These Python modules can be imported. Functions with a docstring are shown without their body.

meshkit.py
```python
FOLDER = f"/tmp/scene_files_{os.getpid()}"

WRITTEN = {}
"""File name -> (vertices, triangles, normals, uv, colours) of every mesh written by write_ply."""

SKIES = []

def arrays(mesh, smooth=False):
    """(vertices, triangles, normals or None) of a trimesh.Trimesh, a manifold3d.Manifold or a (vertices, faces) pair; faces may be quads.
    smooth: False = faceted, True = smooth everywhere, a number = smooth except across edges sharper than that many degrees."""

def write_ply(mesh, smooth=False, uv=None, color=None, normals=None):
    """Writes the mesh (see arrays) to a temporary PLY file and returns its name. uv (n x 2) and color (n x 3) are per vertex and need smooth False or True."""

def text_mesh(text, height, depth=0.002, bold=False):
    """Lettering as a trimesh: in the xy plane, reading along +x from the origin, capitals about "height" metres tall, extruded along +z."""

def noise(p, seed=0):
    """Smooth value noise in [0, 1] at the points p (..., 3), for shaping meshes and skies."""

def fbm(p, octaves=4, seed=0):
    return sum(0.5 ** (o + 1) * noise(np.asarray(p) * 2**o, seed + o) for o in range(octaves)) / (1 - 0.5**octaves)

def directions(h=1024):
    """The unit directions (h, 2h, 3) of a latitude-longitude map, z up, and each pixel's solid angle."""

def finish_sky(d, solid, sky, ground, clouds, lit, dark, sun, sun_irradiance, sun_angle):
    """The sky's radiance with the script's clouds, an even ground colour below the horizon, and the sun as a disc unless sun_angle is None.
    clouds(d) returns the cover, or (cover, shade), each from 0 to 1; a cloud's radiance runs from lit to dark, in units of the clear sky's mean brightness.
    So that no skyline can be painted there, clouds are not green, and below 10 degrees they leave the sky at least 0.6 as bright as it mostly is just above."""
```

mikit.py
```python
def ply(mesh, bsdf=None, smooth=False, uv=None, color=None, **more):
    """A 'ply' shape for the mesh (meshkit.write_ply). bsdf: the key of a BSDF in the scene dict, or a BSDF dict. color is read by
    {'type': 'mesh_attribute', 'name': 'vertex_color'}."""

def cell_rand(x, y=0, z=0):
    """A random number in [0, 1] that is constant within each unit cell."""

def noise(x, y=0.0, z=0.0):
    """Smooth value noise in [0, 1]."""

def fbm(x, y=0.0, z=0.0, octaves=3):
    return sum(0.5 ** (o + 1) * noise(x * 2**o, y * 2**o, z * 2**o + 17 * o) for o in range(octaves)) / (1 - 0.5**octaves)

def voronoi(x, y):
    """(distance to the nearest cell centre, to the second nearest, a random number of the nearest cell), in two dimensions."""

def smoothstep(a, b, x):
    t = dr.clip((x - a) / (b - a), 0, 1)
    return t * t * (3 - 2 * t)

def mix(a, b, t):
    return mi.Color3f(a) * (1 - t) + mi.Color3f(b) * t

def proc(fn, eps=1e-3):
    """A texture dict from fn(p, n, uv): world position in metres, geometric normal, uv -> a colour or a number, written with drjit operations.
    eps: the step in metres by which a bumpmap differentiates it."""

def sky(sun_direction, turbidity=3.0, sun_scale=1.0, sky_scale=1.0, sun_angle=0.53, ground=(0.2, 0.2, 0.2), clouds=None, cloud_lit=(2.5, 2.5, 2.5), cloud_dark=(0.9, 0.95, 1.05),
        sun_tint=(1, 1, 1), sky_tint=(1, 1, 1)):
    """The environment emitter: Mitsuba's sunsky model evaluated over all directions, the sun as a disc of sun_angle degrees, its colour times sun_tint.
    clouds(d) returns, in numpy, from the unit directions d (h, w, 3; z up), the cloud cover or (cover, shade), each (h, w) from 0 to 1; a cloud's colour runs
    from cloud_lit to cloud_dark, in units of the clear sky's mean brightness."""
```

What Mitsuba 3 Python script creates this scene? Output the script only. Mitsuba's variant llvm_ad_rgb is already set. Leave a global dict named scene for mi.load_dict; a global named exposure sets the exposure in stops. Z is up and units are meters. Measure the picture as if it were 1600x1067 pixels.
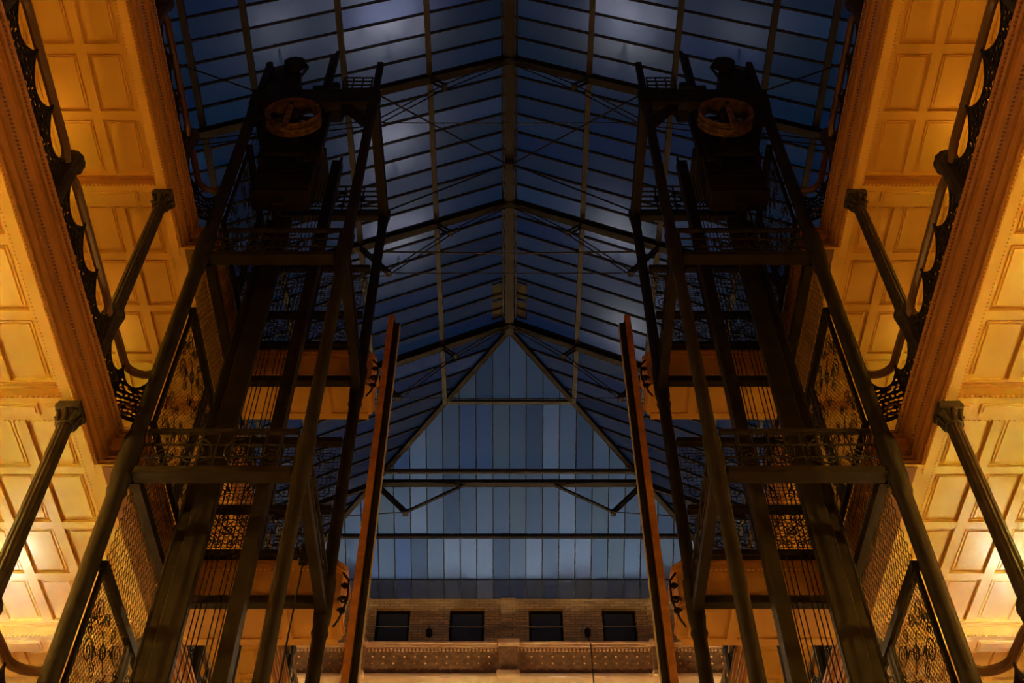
import math, random
import numpy as np, trimesh, mitsuba as mi, mikit, meshkit
import shapely
from shapely.geometry import Polygon, Point, box as sbox
from shapely.ops import unary_union
import drjit as dr

random.seed(7)
rng = np.random.default_rng(7)
T = mi.ScalarTransform4f
PI = math.pi
scene, labels = {'type': 'scene'}, {}

# ------------------------------------------------------------------ camera, sky, exposure
PITCH, FOCAL = math.radians(51.0), 1815.0
exposure = 0.0
scene['camera'] = {
    'type': 'perspective', 'fov_axis': 'x', 'fov': math.degrees(2 * math.atan(800 / FOCAL)),
    'near_clip': 0.05, 'far_clip': 400.0, 'principal_point_offset_x': 4 / 1600,
    'to_world': T().look_at(origin=[0, 0, 0], target=[0, math.cos(PITCH), math.sin(PITCH)], up=[0, 0, 1])}
scene['sky'] = mikit.sky([0.1, 0.75, 1.0], turbidity=3.0, sun_scale=0.0, sky_scale=0.078, ground=(0.05, 0.05, 0.05), sky_tint=(0.85, 2.5, 3.7))
scene['sky']['sampling_weight'] = 8.0
WARM, DEEP, COOL = (1.0, 0.55, 0.16), (1.0, 0.48, 0.09), (1.0, 0.93, 0.86)

# ------------------------------------------------------------------ materials
def C(*v): return {'type': 'rgb', 'value': list(v)}
def mat(name, color, rough=0.5, metallic=0.0, spec=0.5, **kw):
    scene[name] = {'type': 'twosided', 'bsdf': {'type': 'principled', 'base_color': color if isinstance(color, dict) else C(*color),
                                               'roughness': rough, 'metallic': metallic, 'specular': spec, **kw}}
def grainy(a, b, s=(6, 1.2, 6), fine=40):
    def fn(p, n, uv):
        t = mikit.fbm(p.x * s[0], p.y * s[1], p.z * s[2], 3)
        f = mikit.noise(p.x * fine, p.y * fine * 0.2, p.z * fine)
        return mikit.mix(a, b, dr.clip(t * 0.8 + f * 0.25, 0, 1))
    return mikit.proc(fn)
def blotch(a, b, s=9.0):
    def fn(p, n, uv):
        return mikit.mix(a, b, mikit.smoothstep(0.3, 0.75, mikit.fbm(p.x * s, p.y * s, p.z * s, 4)))
    return mikit.proc(fn)
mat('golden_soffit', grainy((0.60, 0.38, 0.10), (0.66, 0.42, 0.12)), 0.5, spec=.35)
mat('golden_panel', grainy((0.62, 0.39, 0.105), (0.68, 0.44, 0.13), (2, 2, 2)), 0.46, spec=.35)
mat('oak_fascia', grainy((0.31, 0.145, 0.038), (0.35, 0.165, 0.046), (3, 0.6, 3)), 0.42)
mat('oak_soffit', grainy((0.36, 0.19, 0.045), (0.42, 0.23, 0.055)), 0.5, spec=.35)
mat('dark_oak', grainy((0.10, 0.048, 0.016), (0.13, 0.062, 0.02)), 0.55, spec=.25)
mat('black_iron', blotch((0.005, 0.0042, 0.0034), (0.010, 0.0085, 0.0065), 6.0), 0.55, spec=.14)
mat('grey_iron', blotch((0.006, 0.006, 0.007), (0.011, 0.011, 0.0125), 5.0), 0.55, spec=.14)
mat('column_iron', blotch((0.012, 0.011, 0.010), (0.021, 0.018, 0.016), 7.0), 0.5, spec=.22)
mat('handrail_wood', grainy((0.05, 0.024, 0.012), (0.075, 0.036, 0.018)), 0.32)
mat('roof_steel', (0.008, 0.009, 0.012), 0.6, spec=.25)
mat('purlin_steel', (0.03, 0.036, 0.045), 0.55, spec=.3)
mat('rust_paint', blotch((0.21, 0.078, 0.022), (0.27, 0.105, 0.03), 12.0), 0.5)
mat('brass_rim', blotch((0.04, 0.022, 0.011), (0.1, 0.062, 0.03), 14.0), 0.5, spec=.3)
mat('conduit', (0.30, 0.27, 0.22), 0.4)
mat('plaster', blotch((0.42, 0.30, 0.16), (0.50, 0.36, 0.2), 1.5), 0.8)
mat('floor_tile', blotch((0.30, 0.18, 0.10), (0.38, 0.24, 0.14), 4.0), 0.4)
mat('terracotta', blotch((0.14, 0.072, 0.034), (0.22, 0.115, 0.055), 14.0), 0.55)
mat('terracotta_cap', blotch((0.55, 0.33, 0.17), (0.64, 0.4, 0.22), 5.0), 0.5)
mat('dark_pane', (0.03, 0.045, 0.09), 0.25)
mat('outdoor_render', (0.2, 0.2, 0.22), 0.8)
def brick_color(p, n, uv):
    row = dr.floor(p.z / 0.075)
    fz = p.z / 0.075 - row
    sx = (p.x + p.y) / 0.24 + 0.5 * (row - 2 * dr.floor(row / 2))
    fx = sx - dr.floor(sx)
    r = mikit.cell_rand(dr.floor(sx), row)
    c = mikit.mix((0.42, 0.31, 0.165), (0.68, 0.53, 0.30), r)
    big = mikit.fbm(p.x * 0.9, 3.0, p.z * 5.0, 3)
    c = c * (0.8 + 0.7 * big)
    joint = (fz < 0.16) | (fx < 0.05)
    return dr.select(joint, mi.Color3f(0.22, 0.16, 0.09), c)
mat('brick', mikit.proc(brick_color), 0.8)
scene['lamp_glass'] = {'type': 'diffuse', 'reflectance': C(.8, .8, .8)}
PANES = []
for i, c in enumerate([(0.62, 0.68, 0.76), (0.50, 0.56, 0.64), (0.37, 0.43, 0.52), (0.88, 0.92, 1.0), (0.55, 0.60, 0.60), (0.42, 0.50, 0.72)]):
    nm = f'wired_glass_{i}'
    scene[nm] = {'type': 'principledthin', 'base_color': C(*c), 'roughness': 0.4, 'diff_trans': 1.92, 'spec_trans': 0.0, 'eta': 1.25, 'sheen': 0.0}
    PANES.append(nm)
scene['hatch_glass'] = {'type': 'principledthin', 'base_color': C(0.26, 0.25, 0.13), 'roughness': 0.4, 'diff_trans': 1.4, 'spec_trans': 0.0, 'eta': 1.5}

# ------------------------------------------------------------------ helpers
class MB:
    def __init__(self): self.v, self.f, self.n = [], [], 0
    def raw(self, v, f):
        v, f = np.asarray(v, float), np.asarray(f, int)
        if f.shape[1] == 4: f = np.vstack([f[:, [0, 1, 2]], f[:, [0, 2, 3]]])
        self.v.append(v); self.f.append(f + self.n); self.n += len(v); return self
    def mesh(self, m): return self.raw(m.vertices, m.faces)
    def box(self, x0, x1, y0, y1, z0, z1, ch=0.0):
        x0, x1 = min(x0, x1), max(x0, x1); y0, y1 = min(y0, y1), max(y0, y1); z0, z1 = min(z0, z1), max(z0, z1)
        if ch > 0:
            c = np.array([(x0 + x1) / 2, (y0 + y1) / 2, (z0 + z1) / 2]); h = np.array([x1 - x0, y1 - y0, z1 - z0]) / 2
            ch = min(ch, 0.45 * h.min()); p = []
            for s in np.ndindex(2, 2, 2):
                q = (np.array(s) * 2 - 1)
                for k in range(3):
                    d = h - ch; d[k] = h[k]; p.append(c + q * d)
            return self.mesh(trimesh.convex.convex_hull(np.array(p)))
        v = [(x, y, z) for x in (x0, x1) for y in (y0, y1) for z in (z0, z1)]
        return self.raw(v, [(0, 1, 3, 2), (4, 6, 7, 5), (0, 4, 5, 1), (2, 3, 7, 6), (0, 2, 6, 4), (1, 5, 7, 3)])
    def bar(self, a, b, w, h=None, up=(0, 0, 1)):
        a, b = np.array(a, float), np.array(b, float); d = b - a; L = np.linalg.norm(d); d /= L; h = h or w
        up = np.array(up, float)
        if abs(d @ up) > 0.97 * np.linalg.norm(up): up = np.array([0, 1.0, 0]) if abs(d[1]) < 0.9 else np.array([1.0, 0, 0])
        x = np.cross(d, up); x /= np.linalg.norm(x); y = np.cross(x, d)
        v = [p + sx * x * w / 2 + sy * y * h / 2 for p in (a, b) for sx, sy in ((-1, -1), (1, -1), (1, 1), (-1, 1))]
        return self.raw(v, [(0, 1, 2, 3), (4, 7, 6, 5), (0, 4, 5, 1), (1, 5, 6, 2), (2, 6, 7, 3), (3, 7, 4, 0)])
    def tube(self, pts, r, sides=6, closed=False):
        p = np.asarray(pts, float); n = len(p)
        r = np.broadcast_to(np.asarray(r, float), (n,))
        t = np.roll(p, -1, 0) - np.roll(p, 1, 0) if closed else np.gradient(p, axis=0)
        t /= np.linalg.norm(t, axis=1, keepdims=True) + 1e-12
        a = np.cross(t[0], [0, 0, 1.0]); a = np.cross(t[0], [1.0, 0, 0]) if np.linalg.norm(a) < 0.1 else a
        A = []
        for k in range(n):
            a = a - t[k] * (a @ t[k]); a /= np.linalg.norm(a) + 1e-12; A.append(a)
        A = np.array(A); B = np.cross(t, A); ang = np.arange(sides) * 2 * PI / sides
        v = (p[:, None] + r[:, None, None] * (np.cos(ang)[None, :, None] * A[:, None] + np.sin(ang)[None, :, None] * B[:, None])).reshape(-1, 3)
        q = [(i * sides + j, i * sides + (j + 1) % sides, ((i + 1) % n) * sides + (j + 1) % sides, ((i + 1) % n) * sides + j)
             for i in range(n if closed else n - 1) for j in range(sides)]
        f = np.array(q); f = np.vstack([f[:, [0, 1, 2]], f[:, [0, 2, 3]]])
        if not closed:
            f = np.vstack([f, [(0, j + 1, j) for j in range(1, sides - 1)], [((n - 1) * sides, (n - 1) * sides + j, (n - 1) * sides + j + 1) for j in range(1, sides - 1)]])
        return self.raw(v, f)
    def lathe(self, cx, cy, prof, sides=16, flutes=0, depth=0.0):
        """prof: (radius, z) from bottom to top about a vertical axis."""
        ang = np.arange(sides) * 2 * PI / sides
        k = 1 - depth * (0.5 + 0.5 * np.cos(ang * flutes)) if flutes else np.ones(sides)
        rings = [np.stack([cx + r * k * np.cos(ang), cy + r * k * np.sin(ang), np.full(sides, z)], 1) for r, z in prof]
        v = np.vstack(rings + [[(cx, cy, prof[0][1])], [(cx, cy, prof[-1][1])]]); m = len(prof); f = []
        for i in range(m - 1):
            for j in range(sides):
                a, b = i * sides + j, i * sides + (j + 1) % sides
                f += [(a, b, b + sides), (a, b + sides, a + sides)]
        f += [(m * sides, (j + 1) % sides, j) for j in range(sides)] + [(m * sides + 1, (m - 1) * sides + j, (m - 1) * sides + (j + 1) % sides) for j in range(sides)]
        return self.raw(v, f)
    def prism(self, poly, z0, z1):
        for g in getattr(poly, 'geoms', [poly]):
            if g.is_empty or g.area < 1e-6: continue
            m = trimesh.creation.extrude_polygon(g, z1 - z0, engine='earcut'); m.apply_translation([0, 0, z0]); self.mesh(m)
        return self
    def octa(self, c, r):
        x, y, z = c
        return self.raw([(x + r, y, z), (x - r, y, z), (x, y + r, z), (x, y - r, z), (x, y, z + r), (x, y, z - r)],
                        [(0, 2, 4), (2, 1, 4), (1, 3, 4), (3, 0, 4), (2, 0, 5), (1, 2, 5), (3, 1, 5), (0, 3, 5)])
    def out(self): return np.vstack(self.v), np.vstack(self.f)

SIDE = 1          # -1 builds the mirrored right half: x of every mesh is multiplied by SIDE
used = {}
def numbered(base):
    n = used.get(base, 0); used[base] = n + 1
    return base if n == 0 else f'{base}_{n:03d}'
def mirror(vf):
    v, f = np.array(vf[0], float), np.array(vf[1], int)
    if SIDE < 0: v[:, 0] *= -1; f = f[:, ::-1]
    return v, f
def thing(name, label, cat, group=None, kind=None):
    key = numbered(name); d = {}
    if label: d['label'] = label
    if cat: d['category'] = cat
    if group: d['group'] = group
    if kind: d['kind'] = kind
    labels[key] = d; return key
SPLIT = {'side_rail', 'frame', 'strut', 'guide_rail'}
def part(parent, name, mb, bsdf, smooth=False, label=None, kind=None, **more):
    if name in SPLIT and isinstance(mb, MB) and len(mb.v) > 1 and not kind:     # every bar a part of its own
        n = 0
        for v, f in zip(mb.v, mb.f):
            key = part(parent, name, (v, f - n), bsdf, smooth, label, kind, **more); n += len(v)
        return key
    key = numbered(parent + '__' + name)
    scene[key] = mikit.ply(mirror(mb.out() if isinstance(mb, MB) else mb), bsdf, smooth, **more)
    d = {}
    if label: d['label'] = label
    if kind: d['kind'] = kind
    if d: labels[key] = d
    return key
def copies(parent, name, shape, places):
    for p in places:
        scene[numbered(parent + '__' + name)] = {**shape, 'to_world': T().translate([SIDE * p[0], p[1], p[2]])}
def single(name, mb, bsdf, label, cat, group=None, kind=None, smooth=False, **more):
    key = thing(name, label, cat, group, kind)
    scene[key] = mikit.ply(mirror(mb.out()), bsdf, smooth, **more); return key
def LR(): return 'left' if SIDE > 0 else 'right'
def spiral(c, ax, ay, r0, turns, start=0.0, n=26, hand=1):
    c, ax, ay = (np.array(q, float) for q in (c, ax, ay))
    t = np.linspace(0, 1, n); a = start + hand * t * turns * 2 * PI; r = r0 * (1 - 0.82 * t)
    return c + r[:, None] * (np.cos(a)[:, None] * ax + np.sin(a)[:, None] * ay)

# ------------------------------------------------------------------ dimensions (metres above the camera)
FLOOR = -1.6
SP = 3.93
TOP = {0: 5.18, 1: 9.11, 2: 13.04}        # upper faces of the three gallery floors
EDGE, STEP, Y0S, Y1S = 4.14, 3.87, 8.61, 11.35   # gallery edge, and where it steps out beside the elevator
WALLX, YB, YF = 6.45, 22.44, -2.0
BAY0, BAY = 0.155, 3.778
H, SL = 21.07, 0.55                     # ridge height, slope of roof
YHIP = 16.64
EAVE = 17.52
FY, RY, OX, IX, RIX = 8.38, 10.65, 3.885, 2.093, 2.11   # elevator posts
def roofz(x, y): return min(H - SL * abs(x), H - SL * max(0, y - YHIP))

# ------------------------------------------------------------------ the room
def struct(name, mb, bsdf, label=None):
    scene[name] = mikit.ply(mb.out(), bsdf); labels[name] = {'kind': 'structure', **({'label': label} if label else {})}
struct('floor', MB().box(-6.8, 6.8, YF - .5, YB + .5, FLOOR - .3, FLOOR), 'floor_tile', 'brown tiled floor of the atrium')
for nm, s in (('wall_left', -1), ('wall_right', 1)):
    struct(nm, MB().box(s * WALLX, s * (WALLX + .4), YF - .4, YB + .5, FLOOR, EAVE - .02), 'plaster', 'plastered outer wall of the galleries')
struct('wall_front', MB().prism(Polygon([(-WALLX, FLOOR), (WALLX, FLOOR), (WALLX, EAVE), (0, H - .05), (-WALLX, EAVE)]), 0, 0.4), 'plaster', 'plastered gable wall behind the viewer')
v, f = np.vstack([0]), None
m = MB().prism(Polygon([(-WALLX, FLOOR), (WALLX, FLOOR), (WALLX, EAVE), (0, H - .05), (-WALLX, EAVE)]), 0, 0.4).out()
vv = m[0][:, [0, 2, 1]]; vv[:, 1] = YF - .4 + vv[:, 1]
scene['wall_front'] = mikit.ply((vv, m[1][:, ::-1]), 'plaster')

# back wall: brick attic with four windows above a studded terracotta entablature
ZB0, ZB1 = 16.33, 17.86
WIN = [(-3.17, -2.36), (-1.42, -0.60), (0.46, 1.27), (2.2, 3.0)]
wz0, wz1 = 16.6, 17.57
wall = Polygon([(-WALLX, FLOOR), (WALLX, FLOOR), (WALLX, EAVE), (WALLX - .4, ZB1), (-WALLX + .4, ZB1), (-WALLX, EAVE)])
for a, b in WIN: wall = wall.difference(sbox(a, wz0, b, wz1))
m = MB().prism(wall, 0, 0.4).out(); vv = m[0][:, [0, 2, 1]]; vv[:, 1] += YB
scene['wall_back'] = mikit.ply((vv, m[1][:, ::-1]), 'brick')
labels['wall_back'] = {'kind': 'structure', 'label': 'weathered brick attic wall with small dark windows'}
W = 'wall_back'
mb = MB()
for x in (-5.6, -3.5, -0.03, 3.45, 5.6):
    part(W, 'brick_pier', MB().box(x - .17, x + .17, YB - .06, YB + .02, ZB0, ZB1 - .02), 'brick')
part(W, 'sill_course', MB().box(-WALLX, WALLX, YB - .035, YB + .01, 16.5, 16.55), 'brick')
FYF = YB - .3    # entablature face
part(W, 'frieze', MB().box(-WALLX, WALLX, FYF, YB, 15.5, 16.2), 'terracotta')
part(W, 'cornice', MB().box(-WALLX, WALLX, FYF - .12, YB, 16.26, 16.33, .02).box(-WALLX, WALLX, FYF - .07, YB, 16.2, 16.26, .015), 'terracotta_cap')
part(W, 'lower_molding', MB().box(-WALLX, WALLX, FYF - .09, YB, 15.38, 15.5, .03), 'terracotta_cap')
for x in (-3.5, -0.03, 3.45):
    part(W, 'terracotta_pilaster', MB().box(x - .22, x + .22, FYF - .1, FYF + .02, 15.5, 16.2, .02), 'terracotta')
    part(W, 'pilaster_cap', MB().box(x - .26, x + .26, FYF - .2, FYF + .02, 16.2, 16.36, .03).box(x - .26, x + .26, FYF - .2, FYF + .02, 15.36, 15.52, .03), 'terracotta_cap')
mb = MB()
for x in np.arange(-6.2, 6.2, .085): mb.box(x, x + .05, FYF - .05, FYF + .01, 16.12, 16.18)
part(W, 'dentil_molding', mb, 'terracotta_cap', kind='stuff')
stud = MB().raw(*[(np.array([(0, -.035, 0), (.032, 0, 0), (0, 0, .032), (-.032, 0, 0), (0, 0, -.032)])), [(0, 2, 1), (0, 3, 2), (0, 4, 3), (0, 1, 4)]]).out()
sh = mikit.ply(stud, 'terracotta_cap')
pl = [(x, FYF, z) for z in (15.98, 15.80) for x in np.arange(-5.5, 5.6, .24) if min(abs(x - q) for q in (-3.5, -.03, 3.45)) > .3]
copies(W, 'stud', sh, pl)
sh = mikit.ply((stud[0] * 0.6, stud[1]), 'terracotta_cap')
copies(W, 'small_stud', sh, [(x, FYF, z) for z in (15.64,) for x in np.arange(-5.4, 5.6, .24) if min(abs(x - q) for q in (-3.5, -.03, 3.45)) > .3])
for i, (a, b) in enumerate(WIN):
    nm = f'window_{i + 4}'
    fr = MB()
    for q in ((a, a + .06, wz0, wz1), (b - .06, b, wz0, wz1), (a, b, wz0, wz0 + .06), (a, b, wz1 - .06, wz1)):
        fr.box(q[0], q[1], YB + .1, YB + .18, q[2], q[3])
    labels[nm] = {'kind': 'structure', 'label': 'small dark window in the brick wall'}
    part(nm, 'frame', fr, 'black_iron')
    part(nm, 'sill', MB().box(a - .06, b + .06, YB - .04, YB + .12, wz0 - .05, wz0, .01), 'brick')
    part(nm, 'pane', MB().box(a + .06, b - .06, YB + .13, YB + .145, wz0 + .06, wz1 - .06), 'dark_pane')

# ------------------------------------------------------------------ skylight
PIT = 3.245 / 8
YL = [9.88 + PIT * k for k in range(-29, 17)]          # glazing bar lines of the slopes, the last at 16.37
YL.append(YHIP)
PX = [0.0, 1.50, 2.98, 4.44, 5.32, WALLX]                # purlin lines
def quad(pts, th=0.012):
    """a thin pane through 3 or 4 points"""
    p = np.array(pts, float)
    return (p, np.array([(0, 1, 2), (0, 2, 3)][:len(p) - 2]))
def onl(x, y, dz=0.0): return (x, y, H - SL * abs(x) + dz)
def onh(x, y, dz=0.0): return (x, y, H - SL * (y - YHIP) + dz)
for nm, s in (('window_1', 1), ('window_2', -1)):
    SIDE = s
    labels[nm] = {'kind': 'structure', 'label': f'{LR()} slope of the blue glass skylight'}
    r2 = np.random.default_rng(11 + (s > 0))
    def pick(): return PANES[int(r2.choice(6, p=[.25, .22, .18, .08, .15, .12]))]
    for i in range(len(PX) - 1):
        x0, x1 = PX[i], PX[i + 1]
        for k in range(len(YL) - 1):
            y0, y1 = YL[k], YL[k + 1]
            # each pane laps a little over its neighbour
            part(nm, 'pane', quad([onl(-x0, y0, .006), onl(-x1, y0, .006), onl(-x1, y1, .0), onl(-x0, y1, .0)]), pick())
        # panes beyond the last bar run out against the hip
        y = YHIP; ys = [YHIP + PIT * j for j in range(0, 20)]
        for j in range(len(ys) - 1):
            ya, yb = ys[j], min(ys[j + 1], YB + .2)
            if ya > YB + .1: break
            g = sbox(x0, ya, x1, yb).intersection(Polygon([(0, YHIP), (8, YHIP), (8, YHIP + 8)]))
            if g.is_empty or g.area < 1e-4 or g.geom_type != 'Polygon': continue
            xy = np.array(g.exterior.coords)[:-1]
            P = [onl(-q[0], q[1]) for q in xy]
            part(nm, 'pane', (np.array(P), np.array([(0, a, a + 1) for a in range(1, len(P) - 1)])), pick())
    for y in YL[:-1]:
        part(nm, 'glazing_bar', MB().bar(onl(0, y, -.03), onl(-WALLX, y, -.03), .03, .06), 'roof_steel')
    y = YHIP + PIT
    while y < YB:
        part(nm, 'glazing_bar', MB().bar(onl(-(y - YHIP), y, -.03), onl(-WALLX, y, -.03), .03, .06), 'roof_steel'); y += PIT
    for x in PX[1:-1]:
        ye = min(YB, YHIP + x)
        part(nm, 'purlin', MB().bar(onl(-x, YF, -.115), onl(-x, ye, -.115), .10, .11), 'purlin_steel')
    hz = YB - YHIP
    part(nm, 'hip_rafter', MB().bar((0, YHIP, H - .08), (-hz, YB, H - SL * hz - .08), .11, .16), 'roof_steel')
SIDE = 1
nm = 'window_3'
labels[nm] = {'kind': 'structure', 'label': 'sloping hipped end of the blue glass skylight above the brick wall'}
HY = [YHIP, 18.13, 19.6, 21.0, 22.0, YB + .25]
r2 = np.random.default_rng(5)
HP = 0.392
tri = Polygon([(0, YHIP), (8, YHIP + 8), (-8, YHIP + 8)])
for j in range(len(HY) - 1):
    for k in range(-16, 16):
        x0, x1 = (k) * HP, (k + 1) * HP
        g = sbox(x0, HY[j], x1, HY[j + 1]).intersection(tri).intersection(sbox(-WALLX, 0, WALLX, 99))
        if g.is_empty or g.area < 1e-4 or g.geom_type != 'Polygon': continue
        xy = np.array(g.exterior.coords)[:-1]; P = [onh(q[0], q[1], .004 * (k % 2)) for q in xy]
        part(nm, 'pane', (np.array(P), np.array([(0, a, a + 1) for a in range(1, len(P) - 1)])), PANES[int(r2.choice(6, p=[.28, .18, .12, .2, .1, .12]))])
for k in range(-15, 16):
    x = k * HP
    part(nm, 'glazing_bar', MB().bar(onh(x, YHIP + abs(x) + .03, -.025), onh(x, YB, -.025), .022, .05), 'roof_steel')
for y in HY[1:4]:
    part(nm, 'purlin', MB().bar(onh(-(y - YHIP), y, -.1), onh(y - YHIP, y, -.1), .09, .09), 'purlin_steel' if y < 20 else 'roof_steel')
part(nm, 'glazing_clip_rail', MB().bar(onh(-5.2, 22.0, -.05), onh(5.2, 22.0, -.05), .03, .03), 'roof_steel')
single('ridge_beam', MB().box(-.055, .055, YF, YHIP, H - .26, H - .06).box(-.10, .10, YF, YHIP, H - .10, H - .055).box(-.10, .10, YF, YHIP, H - .29, H - .25).box(-.16, -.12, YF, YHIP, H - .2, H - .1).box(.12, .16, YF, YHIP, H - .2, H - .1),
       'roof_steel', 'dark steel ridge beam running along the top of the skylight', 'beam')
for s in (1, -1):
    SIDE = s
    key = thing('skylight_hatch', f'pale yellowish glass hatch just {LR()} of the ridge near its far end', 'hatch')
    for (ya, yb) in ((15.30, 15.68), (15.78, 16.2)):
        part(key, 'pane', quad([onl(-.11, ya, -.02), onl(-.36, ya, -.02), onl(-.36, yb, -.02), onl(-.11, yb, -.02)]), 'hatch_glass')
    fr = MB()
    for ya in (15.26, 15.72, 16.22): fr.bar(onl(-.1, ya, -.02), onl(-.39, ya, -.02), .03, .03)
    fr.bar(onl(-.38, 15.26, -.02), onl(-.38, 16.22, -.02), .03, .03)
    part(key, 'frame', fr, 'roof_steel')
SIDE = 1

# roof trusses
ORD = {6.635: 'above the elevator fronts, nearest the viewer', 9.88: 'behind the elevator machines', 13.125: 'in the middle of the skylight', 16.37: 'at the far end of the ridge'}
for y, where in ORD.items():
    key = thing('roof_truss', f'dark steel roof truss with rods and struts {where}', 'truss', 'trusses carrying the skylight')
    for s in (1, -1):
        SIDE = s
        part(key, 'rafter', MB().bar(onl(0, y, -.20), onl(-6.25, y, -.20), .05, .16).bar(onl(0, y, -.29), onl(-6.25, y, -.29), .14, .025).bar(onl(0, y, -.12), onl(-6.25, y, -.12), .14, .025), 'roof_steel')
        for (xa, xb, zb, w) in ((1.5, 1.2, 19.72, .05), (2.98, 2.34, 18.32, .06)):
            za = H - SL * xa - .25
            part(key, 'strut', MB().bar((-xa, y - .045, za), (-xb, y - .045, zb), w * .45, w).bar((-xa, y + .045, za), (-xb, y + .045, zb), w * .45, w).box(-xb - .05, -xb + .05, y - .06, y + .06, zb - .05, zb + .03), 'roof_steel')
        for dy in (-.05, .05):
            part(key, 'tie_rod', MB().tube([(-.03, y + dy, H - .3), (-1.2, y + dy, 19.70), (-2.34, y + dy, 18.32)], .013, 5), 'roof_steel')
            part(key, 'tie_rod', MB().tube([(-2.34, y + dy, 18.32), (-6.2, y + dy, 17.42)], .013, 5), 'roof_steel')
    SIDE = 1
    part(key, 'collar_rod', MB().tube([(-2.34, y, 18.32), (0, y, 18.3), (2.34, y, 18.32)], .011, 5), 'roof_steel')
y = 19.6
key = thing('hip_truss', 'dark steel truss with V shaped struts under the hipped skylight end', 'truss')
zc = 18.92
part(key, 'chord', MB().bar((-3.15, y, zc), (3.15, y, zc), .16, .03).bar((-3.15, y, zc + .07), (3.15, y, zc + .07), .05, .14), 'roof_steel')
for s in (1, -1):
    SIDE = s
    part(key, 'strut', MB().bar((-3.1, y - .05, zc), (-2.36, y - .05, 18.05), .035, .08).bar((-3.1, y + .05, zc), (-2.36, y + .05, 18.05), .035, .08).box(-2.42, -2.3, y - .08, y + .08, 17.99, 18.07), 'roof_steel')
    part(key, 'tie_rod', MB().bar((-2.36, y, 18.05), (-1.02, y, zc), .07, .045), 'roof_steel')
    part(key, 'tie_rod', MB().tube([(-2.36, y, 18.05), (-5.9, y, 17.75)], .014, 5), 'roof_steel')
    part(key, 'rafter', MB().bar((-3.05, y, zc + .05), onl(-6.2, y, -.25), .06, .14), 'roof_steel')
    part(key, 'hanger', MB().bar((-3.05, y, zc), (-3.05, y, H - SL * 3.05 - .1), .05, .05), 'roof_steel')
SIDE = 1

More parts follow.
